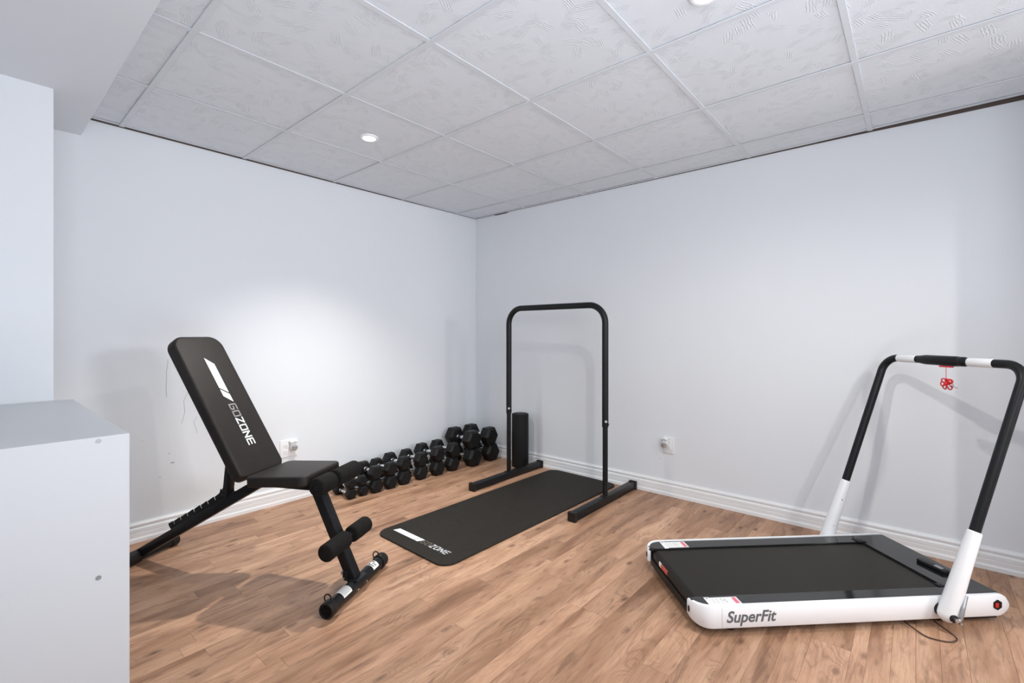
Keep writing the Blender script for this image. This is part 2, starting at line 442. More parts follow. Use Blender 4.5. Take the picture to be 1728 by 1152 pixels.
# ceiling tiles and T-bar grid
random.seed(3)
TX = [0.0, -.25, -.86, -1.47, -2.08, -2.69, -2.85]
TY = [0.0] + [-.006 - .61 * k for k in range(1, 11)] + [YB]
for i in range(len(TX) - 1):
    for j in range(len(TY) - 1):
        x1, x0 = TX[i], TX[i + 1]; y1, y0 = TY[j], TY[j + 1]
        e = .004
        dz = random.uniform(0, .0015); tl = random.uniform(-.0012, .0012)
        xr = x1 - (0.022 if i == 0 else e); yr = y1 - (.016 if j == 0 else e)
        bm = B(); zb = HC + .004 + dz
        mx = Matrix.Translation(((x0 + xr) / 2, (y0 + yr) / 2, 0))
        vs = box(bm, (-(xr - x0 - e) / 2, -(yr - y0 - e) / 2, zb), ((xr - x0 - e) / 2, (yr - y0 - e) / 2, zb + .014), .0012, 1, mx)
        link('ceiling_tile', bm, M['tile'], ceiling, kind=None)
bw = .0115
for x in TX[1:-1]:
    bm = B(); box(bm, (x - bw, YB, HC - .001), (x + bw, -.004, HC + .003), .0008, 1); box(bm, (x - .001, YB, HC + .003), (x + .001, -.004, HC + .03))
    link('grid_bar', bm, M['grid'], ceiling)
for y in TY[1:-1]:
    bm = B(); box(bm, (-2.85, y - bw, HC), (-.004, y + bw, HC + .0035), .0008, 1)
    link('grid_bar', bm, M['grid'], ceiling)
# wall angles: left of the corner tight, to the right pulling away from the wall
bm = B(); prism(bm, [(-2.85, -.030), (0, -.024), (0, -.004), (-.5, -.007), (-1.0, -.011), (-2.85, -.013)], .0025, Matrix.Translation((0, 0, HC + .0005))); link('wall_angle', bm, M['grid'], ceiling)
bm = B()
ol = [(-.006, -.02), (-.006, -.24), (-.0125, -.26), (-.0125, -.40), (-.005, -.42), (-.005, -1.5), (-.007, -2.2), (-.010, -2.75), (-.020, -3.2), (-.030, -3.8), (-.030, YB), (-.052, YB), (-.052, -3.8), (-.040, -3.2), (-.030, -2.7), (-.024, -2.2), (-.022, -.02)]
prism(bm, ol, .0025, Matrix.Translation((0, 0, HC + .0005)))
link('wall_angle', bm, M['grid'], ceiling)

# open joint between the wall angle and the walls, its shade painted as dark strips
M['joint_shade'] = mat('joint_shade_paint', (.11, .085, .075), .9)
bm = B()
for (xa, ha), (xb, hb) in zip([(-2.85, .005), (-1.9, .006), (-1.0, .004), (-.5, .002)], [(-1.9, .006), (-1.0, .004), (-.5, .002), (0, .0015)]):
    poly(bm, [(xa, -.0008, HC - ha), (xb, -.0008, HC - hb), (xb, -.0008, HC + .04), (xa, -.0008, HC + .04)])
link('wall_joint_shade', bm, M['joint_shade'], wall_left)
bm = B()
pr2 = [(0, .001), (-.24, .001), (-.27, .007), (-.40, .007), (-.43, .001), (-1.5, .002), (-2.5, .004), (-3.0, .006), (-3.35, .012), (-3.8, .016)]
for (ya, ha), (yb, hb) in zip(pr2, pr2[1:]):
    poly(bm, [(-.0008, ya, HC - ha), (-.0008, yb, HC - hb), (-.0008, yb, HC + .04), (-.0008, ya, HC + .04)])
link('wall_joint_shade', bm, M['joint_shade'], wall_right)

# baseboards: profile (distance from wall, height)
PROF = [(0, 0), (.0185, 0), (.0185, .018), (.016, .024), (.0145, .027), (.0145, .049), (.0125, .0505), (.0125, .053), (.0145, .0545), (.0145, .071), (.0125, .076), (.008, .0785), (.008, .084), (.011, .086), (.0125, .0935), (.011, .099), (.006, .1035), (.005, .108), (0, .108)]
def baseboard(name, p0, p1, nrm, m0=0, m1=0):
    """m0/m1 mitre factors: shift along the run per unit of thickness"""
    p0 = Vector(p0); p1 = Vector(p1); d = (p1 - p0).normalized(); nrm = Vector(nrm); bm = B()
    a = [bm.verts.new(p0 + nrm * t + Vector((0, 0, z)) + d * m0 * t) for t, z in PROF]
    b = [bm.verts.new(p1 + nrm * t + Vector((0, 0, z)) - d * m1 * t) for t, z in PROF]
    for k in range(len(a) - 1): bm.faces.new((a[k], a[k + 1], b[k + 1], b[k]))
    bm.faces.new(a); bm.faces.new(b[::-1])
    return link(name, bm, M['trim'], kind='structure')
baseboard('baseboard_left', (-3.0, 0, 0), (0, 0, 0), (0, -1, 0), 1, 1)
baseboard('baseboard_right', (0, 0, 0), (0, -3.8, 0), (-1, 0, 0), 1, 1)
baseboard('baseboard_return', (0, -3.8, 0), (-.6, -3.8, 0), (0, 1, 0), 1, -1)
baseboard('baseboard_return_side', (-.6, -3.8, 0), (-.6, -4.9, 0), (-1, 0, 0), -1, 0)
baseboard('baseboard_partition', (-3.0, -.531, 0), (-3.0, 0, 0), (1, 0, 0), 0, 1)

# hairline cracks and small scuffs on the walls
def crack(pts, wdt, parent=wall_left, axis='y'):
    bm = B(); pts2 = []
    random.seed(int(abs(pts[0][0]) * 1000))
    for a, b in zip(pts, pts[1:]):
        for k in range(4):
            f = k / 4; pts2.append((a[0] + (b[0] - a[0]) * f + random.uniform(-.002, .002), a[1] + (b[1] - a[1]) * f))
    pts2.append(pts[-1])
    for (a, za), (b, zb) in zip(pts2, pts2[1:]):
        e = .0006
        if axis == 'y': q = [(a - wdt, -e, za), (a + wdt, -e, za), (b + wdt, -e, zb), (b - wdt, -e, zb)]
        else: q = [(-e, a - wdt, za), (-e, a + wdt, za), (-e, b + wdt, zb), (-e, b - wdt, zb)]
        poly(bm, q)
    return link('wall_crack', bm, M['hair'], parent)
crack([(-2.483, .995), (-2.49, .90), (-2.489, .78)], .0009)
crack([(-2.385, .80), (-2.405, .75), (-2.400, .68), (-2.415, .62)], .0009)
crack([(-2.335, .65), (-2.355, .62), (-2.337, .55)], .0007)
bm = B()
for cx_, cz, rr_ in ((-2.46, .40, .006), (-2.52, .33, .003), (-2.475, .455, .003), (-2.60, .55, .002)):
    poly(bm, [(cx_ + math.cos(R(a)) * rr_ * 1.8, -.0006, cz + math.sin(R(a)) * rr_ * .5) for a in range(0, 360, 45)])
link('wall_scuff', bm, M['hair'], wall_left)
bm = B()
for cy_, cz, rr_ in ((-1.86, .25, .002), (-1.96, .265, .0015), (-1.93, 1.10, .002)):
    poly(bm, [(-.0006, cy_ + math.cos(R(a)) * rr_ * 1.5, cz + math.sin(R(a)) * rr_) for a in range(0, 360, 45)])
link('wall_scuff', bm, M['hair'], wall_right)

# downlights
for i, (x, y) in enumerate(LAMPS):
    t = thing('downlight', ['small round ceiling downlight, lit, above the bench', 'round lit ceiling downlight at top edge above the floor centre', 'round lit ceiling downlight behind the viewer'][i], 'ceiling light', (x, y, HC), 0, 'recessed ceiling downlights')
    bm = B()
    prof = [(.034, .004), (.036, -.004), (.047, -.006), (.052, -.003), (.053, .005)]
    n = 32; rr = [[bm.verts.new((r_ * math.cos(2 * math.pi * k / n), r_ * math.sin(2 * math.pi * k / n), z_)) for k in range(n)] for r_, z_ in prof]
    for a, b in zip(rr, rr[1:]):
        for k in range(n): bm.faces.new((a[k], a[(k + 1) % n], b[(k + 1) % n], b[k]))
    link('trim_ring', bm, M['trim'], t, 60)
    bm = B(); rings2(bm, [(0, 0, -.002), (0, 0, -.006), (0, 0, -.008)], [.036, .030, .018], Vector((0, 0, -1)), 24)
    link('lamp', bm, M['glow'], t, 60)

# ------------------------------------------------------------------ white cabinet, left foreground
cab = thing('cabinet', 'white melamine cabinet with two screw heads, left foreground against the partition', 'cabinet', (-3.15, -1.05, 0))
cx0, cx1, cy0, cy1, cz1 = -.21, .21, -.525, .515, .862
def cpanel(name, a, b, mt=M['cabinet'], bev=.0008):
    bm = B(); box(bm, a, b, bev, 1); return link(name, bm, mt, cab)
cpanel('side_panel', (cx0, cy0, 0), (cx1, cy0 + .018, cz1 + .0012))
cpanel('side_panel', (cx0, cy1 - .018, 0), (cx1, cy1, cz1 + .0025))
cpanel('top_panel', (cx0, cy0 + .0185, cz1 - .018), (cx1, cy1 - .0185, cz1))
cpanel('shelf', (cx0 + .02, cy0 + .0185, .475), (cx1 - .004, cy1 - .0185, .493))
cpanel('bottom_panel', (cx0 + .02, cy0 + .0185, .05), (cx1 - .004, cy1 - .0185, .068))
cpanel('back_panel', (cx0, cy0 + .0185, .0), (cx0 + .01, cy1 - .0185, cz1 - .0185))
for z in (.852, .484):
    bm = B(); X = -3.006 + 3.15
    cyl(bm, (X, cy0 + .002, z), (X, cy0 - .0012, z), .0062, 16)
    box(bm, (X - .004, cy0 - .0018, z - .0007), (X + .004, cy0 - .0010, z + .0007))
    link('screw', bm, M['screw'], cab)
cab_x = -3.15

# ------------------------------------------------------------------ exercise mat
mt_ = thing('exercise_mat', 'black exercise mat with a white stripe and lettering, under the dip frame', 'mat', (-.876, -1.224, 0), R(-1.1))
bm = B(); slab(bm, rrect(1.69, .615, .075, 8), .009, .003, Matrix.Translation((0, 0, .0098)))
link('mat_pad', bm, M['mat'], mt_, 50)
mx = mxf((-.757 + .0, .240, .0101), (0, -1, 0), (1, 0, 0))      # reading towards -y, tops towards +x
bm = B(); s_ = .40
hh = .038
def par(bm, x0, x1, mx, h=hh, s=.5, z=.0004): prism(bm, [(x0, 0), (x1, 0), (x1 + s * h, h), (x0 + s * h, h)], z, mx)
prism(bm, [(-.012, 0), (.178, 0), (.192, hh), (.002, hh)], .0004, mx)
prism(bm, [(.182, 0), (.214, 0), (.234, hh), (.196, hh)], .0004, mx)
link('stripe', bm, M['white'], mt_)
bm = B(); bm2 = B()
for i, ch in enumerate('GOZONE'):
    strokes(bm2 if i < 2 else bm, ch, .232 + i * .0368, 0, .0285, hh, .0050, mx, .22, .0004)
link('letters', bm2, M['matgrey'], mt_)
link('letters', bm, M['white'], mt_)

# ------------------------------------------------------------------ dip / pull frame
rk = thing('dip_frame', 'tall black steel dip frame with an arched handle standing over the mat', 'exercise frame', (-.435, -1.232, 0), 0)
yl, yr = .428, -.430
for sy, x0 in ((yl, -.415), (yr, -.412)):
    bm = B(); box(bm, (x0 + .004, sy - .024, .003), (x0 + .826, sy + .024, .053), .003, 2)
    fo = link('foot_tube', bm, M['steel'], rk, 40)
    for xe in (x0, x0 + .806):
        bm = B(); box(bm, (xe, sy - .0275, 0), (xe + .026, sy + .0275, .058), .003, 2); link('end_cap', bm, M['plastic'], fo)
for sy in (yl, yr):
    bm = B(); cyl(bm, (0, sy, .052), (0, sy, .62), .0175, 24); box(bm, (-.03, sy - .024, .0525), (.03, sy + .024, .057), .001, 1)
    link('lower_post', bm, M['steel'], rk, 40)
zt = 1.338
bm = B()
path = [(0, yl, .515), (0, yl, .7)] + [(0, yl, 1.0)] + arc((0, yl - .125, zt - .125), (0, 1, 0), (0, 0, 1), .125, 12) + arc((0, yr + .125, zt - .125), (0, 0, 1), (0, -1, 0), .125, 12) + [(0, yr, 1.0), (0, yr, .515)]
rings(bm, path, .0215, 24); link('arched_handle', bm, M['steel'], rk, 50)
for sy in (yl, yr):
    d = Vector((-.75, -.66 if sy > 0 else -.66, 0)).normalized()
    d = Vector((-1, 0, 0)) if False else d
    bm = B(); c = Vector((0, sy, .555)); cyl(bm, c + d * .019, c + d * .027, .009, 6, 0); cyl(bm, c + d * .026, c + d * .029, .0045, 12)
    link('bolt', bm, M['silver'], rk, 40)
    bm = B(); c2 = Vector((0, sy, .535)); cyl(bm, c2 + Vector((.0, -.018, 0)), c2 + Vector((.0, -.026, 0)), .006, 12); link('bolt', bm, M['steel'], rk, 40)

# ------------------------------------------------------------------ foam roller
fr = thing('foam_roller', 'black foam roller standing upright in the corner by the dip frame', 'foam roller', (-.115, -.655, 0))
bm = B(); cyl(bm, (0, 0, 0), (0, 0, .455), .072, 40, .008); link('roller_body', bm, M['roller'], fr, 50)
bm = B(); cyl(bm, (0, 0, .4545), (0, 0, .4562), .030, 32); link('core_end', bm, M['plastic'], fr, 50)

# ------------------------------------------------------------------ dumbbells
def dumbbell_parts(root, r, L, hl, hr):
    """axis along y, resting on a flat, centred; z=0 at bottom of the flat"""
    ap = r * math.cos(R(30))
    ends = []
    for s in (1, -1):
        bm = B()
        y1 = s * L / 2; y0 = s * (L / 2 - hl)
        secs = [(y0, .80), (y0 + s * hl * .16, .985), (y0 + s * hl * .20, 1.0), (y1 - s * hl * .24, 1.0), (y1 - s * hl * .18, .985), (y1, .74)]
        rr = []
        for yy, k in secs:
            rr.append([bm.verts.new((r * k * math.cos(R(60 * q)), yy, ap + r * k * math.sin(R(60 * q)))) for q in range(6)])
        for a, b in zip(rr, rr[1:]):
            for q in range(6): bm.faces.new((a[q], a[(q + 1) % 6], b[(q + 1) % 6], b[q]))
        bm.faces.new(rr[0]); bm.faces.new(rr[-1])
        cyl(bm, (0, y1 - s * .001, ap), (0, y1 + s * .0015, ap), r * .40, 20)
        es = [e for e in bm.edges if len(e.link_faces) == 2 and len(e.verts[0].link_faces) < 8 and e.calc_face_angle(0) > .8 and e.calc_length() > .3 * hl]
        link('head', bm, M['rubber'], root, 28)
    g = L / 2 - hl; bm = B()
    N = 10; pts = []; rad = []
    for k in range(N + 1):
        f = k / N; yy = -g - .003 + (2 * g + .006) * f
        pts.append((0, yy, ap)); rad.append(hr * (1 + .16 * math.sin(math.pi * f)))
    rings2(bm, [(0, -g - .003, ap), (0, -g + .008, ap)], [hr * 1.25, hr * 1.25], Vector((0, 1, 0)), 16)
    rings2(bm, [(0, g - .008, ap), (0, g + .003, ap)], [hr * 1.25, hr * 1.25], Vector((0, 1, 0)), 16)
    rings2(bm, pts, rad, Vector((0, 1, 0)), 16)
    link('handle', bm, M['chrome'], root, 50)
#        r,    L,   head, handle r, front y, (x left, x right)
SETS = [(.040, .205, .052, .0125, -.300, (-1.500, -1.405)),
        (.055, .235, .064, .0135, -.325, (-1.308, -1.190)),
        (.0595, .250, .068, .0140, -.325, (-1.060, -.908)),
        (.0655, .275, .080, .0150, -.345, (-.748, -.582)),
        (.0865, .330, .102, .0165, -.380, (-.372, -.135))]
ORD = ['first', 'second', 'third', 'fourth', 'last and largest']
random.seed(8)
for si, (r, L, hl, hr, fy, xs) in enumerate(SETS):
    ap = r * math.cos(R(30))
    proto = None
    for lay in (0, 1):
        for k, x in enumerate(xs):
            lab = 'black hex dumbbell, %s %s in the %s stack counted from the bench' % (('lower', 'upper')[lay], ('left', 'right')[k], ORD[si])
            if si == 4: lab = 'big black hex dumbbell, %s %s of the largest stack of four, nearest the corner' % (('lower', 'upper')[lay], ('left', 'right')[k])
            if si == 0: lab = 'small black hex dumbbell, %s %s of the smallest stack, behind the bench' % (('lower', 'upper')[lay], ('left', 'right')[k])
            dx = random.uniform(-.004, .004) if lay else 0
            if lay and si == 4 and k: dx = -.036
            loc = (x + dx, fy + L / 2 + random.uniform(-.006, .006), lay * (2 * ap + .0008)); rz = R(random.uniform(-3, 3))
            if proto is None:
                proto = thing('dumbbell', lab, 'dumbbell', loc, rz, 'hex dumbbells stacked along the wall'); dumbbell_parts(proto, r, L, hl, hr)
            else:
                c = proto.copy(); COL.objects.link(c); c.location = loc; c.rotation_euler = (0, 0, rz); c['label'] = lab
                for ch in list(proto.children):
                    q = ch.copy(); COL.objects.link(q); q.parent = c

# ------------------------------------------------------------------ weight bench
bn = thing('weight_bench', 'black adjustable weight bench with raised lettered backrest and foam rollers', 'bench', (-2.105, -1.357, 0), R(27.5 - 90))
# local x: towards the front foot, y: across, z up
def sq_tube(bm, a, b, wv, wt, bev=.004):
    """rectangular tube between a and b in the xz plane, wv wide across y, wt thick"""
    a = Vector(a); b = Vector(b); d = (b - a); L = d.length; d.normalize(); Y = Vector((0, 1, 0)); Z = d.cross(Y)
    mx = Matrix(((d.x, Y.x, Z.x, a.x), (d.y, Y.y, Z.y, a.y), (d.z, Y.z, Z.z, a.z), (0, 0, 0, 1)))
    return box(bm, (0, -wv / 2, -wt / 2), (L, wv / 2, wt / 2), bev, 2, mx)
# front foot
bm = B(); cyl(bm, (0, -.215, .032), (0, .215, .032), .0285, 28); ff = link('front_foot', bm, M['steel'], bn, 40)
for s in (-1, 1):
    bm = B(); y0, y1 = s * .195 - (s < 0) * -.012, s * .235 - (s < 0) * -.012
    rings2(bm, [(0, y0, .033), (0, y0 + s * .004, .033), (0, y1 - s * .004, .033), (0, y1, .033), (0, y1, .033), (0, y1 - s * .012, .033)], [.0305, .033, .033, .031, .025, .024], Vector((0, s, 0)), 28, cap=False)
    x_, y_ = frame(Vector((0, s, 0)))
    rings2(bm, [(0, y1 - s * .013, .033), (0, y1 - s * .011, .033)], [.0245, .0245], Vector((0, s, 0)), 28)
    for k in range(6):
        zc = .033 + (k - 2.5) * .007; hw = math.sqrt(max(0, .0235 ** 2 - (zc - .033) ** 2))
        box(bm, (-hw, min(y1 - s * .011, y1 - s * .002), zc - .0008), (hw, max(y1 - s * .011, y1 - s * .002), zc + .0008))
    link('end_cap', bm, M['plastic'], ff, 40)
    # elastic hook loop
    bm = B(); c = Vector((-.012, s * .192, .068))
    pth = [c + Vector((.015 * math.cos(R(a)), 0, .017 * math.sin(R(a)))) for a in range(-60, 241, 20)]
    rings(bm, pth, .0026, 8); rings(bm, [Vector((.0300 * math.cos(R(a)), s * .192, .032 + .0300 * math.sin(R(a)))) for a in range(0, 361, 20)], .0028, 8)
    link('cord_loop', bm, M['foam'], ff, 60)
def wrap_label(bm, y0, y1, a0, a1, r, z0=.032, n=8):
    prev = None
    for k in range(n + 1):
        a = R(a0 + (a1 - a0) * k / n); p = (r * math.cos(a), z0 + r * math.sin(a))
        cur = (bm.verts.new((p[0], y0, p[1])), bm.verts.new((p[0], y1, p[1])))
        if prev: bm.faces.new((prev[0], prev[1], cur[1], cur[0]))
        prev = cur
bm = B(); wrap_label(bm, -.135, -.075, 20, 135, .0290); link('label_sticker', bm, M['label'], ff, 60)
bm = B()
for k in range(7): wrap_label(bm, -.128 + k * .0075, -.1265 + k * .0075, 35, 120, .0293)
link('label_print', bm, M['textgrey'], ff, 60)
bm = B(); wrap_label(bm, .105, .152, 20, 135, .0290); link('label_sticker', bm, M['label'], ff, 60)
bm = B(); wrap_label(bm, .112, .117, 45, 120, .0293); wrap_label(bm, .128, .133, 40, 85, .0293); wrap_label(bm, .140, .146, 70, 125, .0293); wrap_label(bm, .117, .128, 95, 108, .0293)
link('label_print', bm, M['steel'], ff, 60)
bm = B()
for yy in (-.035, .035):
    bm = B(); cyl(bm, (.026, yy, .028), (.033, yy, .027), .005, 10); link('bolt', bm, M['chrome'], ff)
# front post
bm = B(); sq_tube(bm, (-.208, 0, .470), (-.010, 0, .052), .050, .045, .005)
po = link('front_post', bm, M['steel'], bn, 30)
bm = B(); box(bm, (-.040, -.040, .0595), (.030, .040, .0635), .001, 1); box(bm, (-.052, -.028, .0625), (-.030, .028, .092), .002, 1); link('bracket', bm, M['steel'], po)
bm = B(); cyl(bm, (-.05, -.020, .078), (-.062, -.020, .082), .007, 12); link('bolt', bm, M['chrome'], po, 40)
# lower roller pair
bm = B(); cyl(bm, (-.036, -.17, .238), (-.036, .14, .238), .011, 16); sq_tube(bm, (-.085, 0, .228), (-.036, 0, .238), .03, .03, .003)
rt = link('roller_tube', bm, M['steel'], bn, 40)
for y0, y1 in ((-.176, -.026), (.016, .143)):
    bm = B(); cyl(bm, (-.036, y0, .238), (-.036, y1, .238), .037, 32, .009); link('foam_pad', bm, M['foam'], rt, 60)
# upper roller pair in front of the seat
bm = B(); cyl(bm, (-.118, -.123, .485), (-.118, .18, .485), .011, 16); sq_tube(bm, (-.20, 0, .455), (-.118, 0, .487), .035, .03, .003)
rt = link('roller_tube', bm, M['steel'], bn, 40)
for y0, y1 in ((-.120, -.012), (.012, .182)):
    bm = B(); cyl(bm, (-.118, y0, .485), (-.118, y1, .485), .0400, 32, .009); link('foam_pad', bm, M['foam'], rt, 60)
# main beam, rear part
bm = B(); sq_tube(bm, (-1.20, 0, .044), (-.455, 0, .470), .045, .045, .004)
# horizontal part below the seat
sq_tube(bm, (-.46, 0, .462), (-.17, 0, .476), .05, .035, .004)
beam = link('main_beam', bm, M['steel'], bn, 30)
# notch plates
bd = (Vector((-.455, 0, .470)) - Vector((-1.20, 0, .044))).normalized(); bn_ = Vector((-bd.z, 0, bd.x))
def onbeam(s, h, y=0): p = Vector((-1.20, 0, .044)) + bd * s + bn_ * h; return Vector((p.x, y, p.z))
for yy in (-.003,):
    outl = [(.228, .0), (.222, .046), (.226, .056)]
    s0 = .235
    for k in range(7):
        a = s0 + .016 + k * .0465
        outl += [(a, .055), (a + .001, .036), (a + .0085, .036), (a + .0095, .052)]
    outl += [(.575, .056), (.588, .070), (.594, .054), (.60, .03), (.60, 0)]
    o0 = Vector((-1.20, yy, .044))
    mx = Matrix(((bd.x, bn_.x, 0, o0.x), (0, 0, 1, o0.y), (bd.z, bn_.z, 0, o0.z), (0, 0, 0, 1)))
    bm = B(); prism(bm, outl, .006, mx); link('notch_plate', bm, M['steel'], bn)
# rear foot
bm = B(); cyl(bm, (-1.205, -.18, .031), (-1.205, .165, .031), .026, 28); rf = link('rear_foot', bm, M['steel'], bn, 40)
bm = B(); cyl(bm, (-1.205, -.225, .032), (-1.205, -.012, .032), .0315, 28, .003); link('grip_cap', bm, M['plastic'], rf, 50)
bm = B(); cyl(bm, (-1.205, .150, .0315), (-1.205, .19, .0315), .031, 28, .003); link('end_cap', bm, M['plastic'], rf, 50)
# seat pad
seat_c = Vector((-.312, 0, .523)); sd = Vector((1, 0, .065)).normalized()
mx = mxf(seat_c, sd, (0, 1, 0))
ol = []
for x_, y_ in rrect(.300, .285, .035, 7):
    k = 1 + .0 * x_; ol.append((x_, y_ * (1 - .28 * x_)))
bm = B(); slab(bm, ol, .046, .009, mx, 4)
link('seat_pad', bm, M['vinyl'], bn, 60)
bm = B(); box(bm, (-.44, -.07, .452), (-.19, .07, .468), .002, 1); link('seat_bracket', bm, M['steel'], bn)
# backrest pad
top = Vector((-.870, 0, 1.130)); bot = Vector((-.475, 0, .500)); D = (bot - top).normalized(); Ln = (bot - top).length
Nf = Vector((0, 1, 0)).cross(D)          # faces rear? fix below
if Nf.x < 0: Nf = -Nf
cen = (top + bot) / 2
mx = mxf(cen, D, Nf.cross(D))
ol = rrect(.745, .272, [.035, .065, .065, .035], 8)
bm = B(); slab(bm, ol, .056, .013, mx, 5)
bk = link('backrest_pad', bm, M['vinyl'], bn, 60)
mt2 = mxf(top + Nf * .0004, D, Nf.cross(D))   # x down the pad, y towards local +y
bm = B()
prism(bm, [(.124, -.018), (.290, -.018), (.321, .022), (.161, .022)], .0005, mt2)
prism(bm, [(.299, -.018), (.336, -.018), (.373, .022), (.330, .022)], .0005, mt2)
link('stripe', bm, M['white'], bk)
bm = B(); bm2 = B()
for i, ch in enumerate('GOZONE'):
    strokes(bm2 if i < 2 else bm, ch, .381 + i * .0377, -.016, .0325, .043, .0068, mt2, 0, .0005)
link('letters', bm2, M['grey'], bk); link('letters', bm, M['white'], bk)
# back frame behind the pad
bm = B(); p0 = top + D * .12 - Nf * .070; p1 = bot + D * .03 - Nf * .068
sq_tube(bm, p0, p1, .045, .028, .003); link('back_frame', bm, M['steel'], bn, 30)
bm = B(); cyl(bm, (-.445, -.04, .462), (-.445, .04, .462), .012, 16); cyl(bm, (-.430, -.034, .458), (-.430, -.046, .458), .0085, 12)
link('hinge_bolt', bm, M['silver'], bn, 40)
bm = B()
for xx in (-.40, -.355):
    bm = B(); cyl(bm, (xx, -.020, .458), (xx, -.020, .449), .006, 10); link('bolt', bm, M['chrome'], bn, 40)
# strut from the back frame to the notches
bm = B()
sq_tube(bm, (-.655, 0, .615), (-.680, 0, .400), .040, .030, .003)
box(bm, (-.70, -.032, .372), (-.665, .032, .382), .002, 1); box(bm, (-.694, -.024, .365), (-.668, .024, .41), .002, 1)
link('support_strut', bm, M['steel'], bn, 30)

# ------------------------------------------------------------------ treadmill
tm = thing('treadmill', 'flat white and black folding treadmill with an arched handrail on the right', 'treadmill', (-1.458, -2.621, 0), -.79)
TL, TW, Z0, Z1 = 1.273, .576, .031, .113
# side rails: rounded in plan at the rear end
def rail(name, sgn, y0):
    """outer face at y0, inner face sgn*.022 inside"""
    bm = B(); rc = .075; t = .014
    outer = [];  inner = []
    n = 8
    for k in range(n + 1):
        a = R(90 * k / n)
        outer.append((rc - rc * math.cos(a), y0 + sgn * (rc - rc * math.sin(a))))
        inner.append((rc - (rc - t) * math.cos(a), y0 + sgn * (rc - (rc - t) * math.sin(a))))
    outer.append((TL - .008, y0)); inner.append((TL - .008, y0 + sgn * t))
    def prof(f):      # height at run index: rear nose is rounded in side view
        return f
    rows = []
    N = len(outer)
    for i in range(N):
        xo, yo = outer[i]; xi, yi = inner[i]
        k = min(1, (i + .35) / (n * .9)); zb = Z0 + .020 * (1 - math.sin(k * math.pi / 2)); ztp = Z1 + .0035 - .006 * (1 - math.sin(k * math.pi / 2))
        dx, dy = xi - xo, yi - yo
        rows.append([bm.verts.new(p) for p in ((xo + dx * .25, yo + dy * .25, zb), (xo, yo, zb + .006), (xo, yo, (zb + ztp) / 2), (xo, yo, ztp - .005), (xo + dx * .25, yo + dy * .25, ztp), (xi, yi, ztp), (xi, yi, zb))])
    # rounded right end
    zm = (Z0 + Z1) / 2 + .002; hh_ = (Z1 - Z0) / 2 + .002
    for a in (20, 45, 65, 80):
        c_ = math.cos(R(a)); s_ = math.sin(R(a)); X = TL - .008 + hh_ * s_ - hh_ * .0; zlo = zm - hh_ * c_; zhi = zm + hh_ * c_
        y_i = y0 + sgn * t; yq = y0 + sgn * t * .25; e = min(.006, (zhi - zlo) * .3)
        rows.append([bm.verts.new(p) for p in ((X, yq, zlo), (X, y0, zlo + e), (X, y0, (zlo + zhi) / 2), (X, y0, zhi - e), (X, yq, zhi), (X, y_i, zhi), (X, y_i, zlo))])
    for a, b in zip(rows, rows[1:]):
        for k in range(7): bm.faces.new((a[k], a[(k + 1) % 7], b[(k + 1) % 7], b[k]))
    bm.faces.new(rows[0]); bm.faces.new(rows[-1][::-1])
    return link(name, bm, M['gloss'], tm, 35)
TL0 = TL; TL = TL - .035
rn = rail('side_rail', 1, 0.0); rfr = rail('side_rail', -1, TW); TL = TL0
# rear end caps: little oval screws on the nose
for y0, par_ in ((.062, rn), (TW - .062, rfr)):
    bm = B(); cyl(bm, (.004, y0, .078), (-.0012, y0, .078), .0085, 20)
    bmesh.ops.scale(bm, vec=(1, .6, 1.5), space=Matrix.Translation((0, -y0, -.078)), verts=bm.verts)
    link('screw_cover', bm, M['plastic'], par_, 50)
# seam line on the near rail
bm = B(); box(bm, (.102, -.0006, Z0 + .006), (.1026, .001, Z1 - .003)); link('seam', bm, M['silver'], rn)
# body and glossy deck
bm = B(); box(bm, (.035, .014, Z0 + .006), (TL - .022, TW - .014, Z1 - .012), .006, 2); link('base_tray', bm, M['plastic'], tm, 40)
def deckp(pts, z0=Z1 - .012, z1=Z1):
    bm = B(); prism(bm, pts, z1 - z0, Matrix.Translation((0, 0, z0)))
    q = [e for e in bm.edges if abs(e.verts[0].co.z - z1) < 1e-6 and abs(e.verts[1].co.z - z1) < 1e-6]
    bmesh.ops.bevel(bm, geom=q, offset=.0025, segments=2, affect='EDGES'); return bm
# foot strips beside the belt, front cover
c1 = [(.006, .052), (.018, .030), (.040, .0155), (.075, .0135)]
bm = deckp([(.006, .075)] + c1 + [(1.078, .0135), (1.078, .078), (.04, .078)][::1]); link('foot_strip', bm, M['deck'], tm, 35)
bm = deckp([(.006, TW - .075), (.04, TW - .088), (1.078, TW - .088), (1.078, TW - .0135), (.075, TW - .0135), (.040, TW - .0155), (.018, TW - .030), (.006, TW - .052)]); link('foot_strip', bm, M['deck'], tm, 35)
bm = deckp([(1.0795, .0135), (TL - .020, .0135), (TL - .020, TW - .0135), (1.0795, TW - .0135)]); link('motor_cover', bm, M['deck'], tm, 35)
bm = B(); box(bm, (1.070, .082, Z1 - .010), (1.0785, TW - .092, Z1 - .0045), .001, 1); link('belt_slot', bm, M['foam'], tm)
# belt with the rear roller
bm = B(); ya, yb = .0835, TW - .0935
prof = [(1.068, Z1 - .0065)] + [(.045, Z1 - .0065)]
cxr, czr, rr_ = .047, Z1 - .0065 - .028, .028
for k in range(1, 9): prof.append((cxr - rr_ * math.sin(R(180 * k / 9)), czr + rr_ * math.cos(R(180 * k / 9))))
prof += [(.055, czr - rr_)]
rows = [[bm.verts.new((x, y_, z)) for x, z in prof] for y_ in (ya, yb)]
for k in range(len(prof) - 1): bm.faces.new((rows[0][k], rows[0][k + 1], rows[1][k + 1], rows[1][k]))
bm.faces.new(rows[0]); bm.faces.new(rows[1][::-1])
link('running_belt', bm, M['belt'], tm, 50)
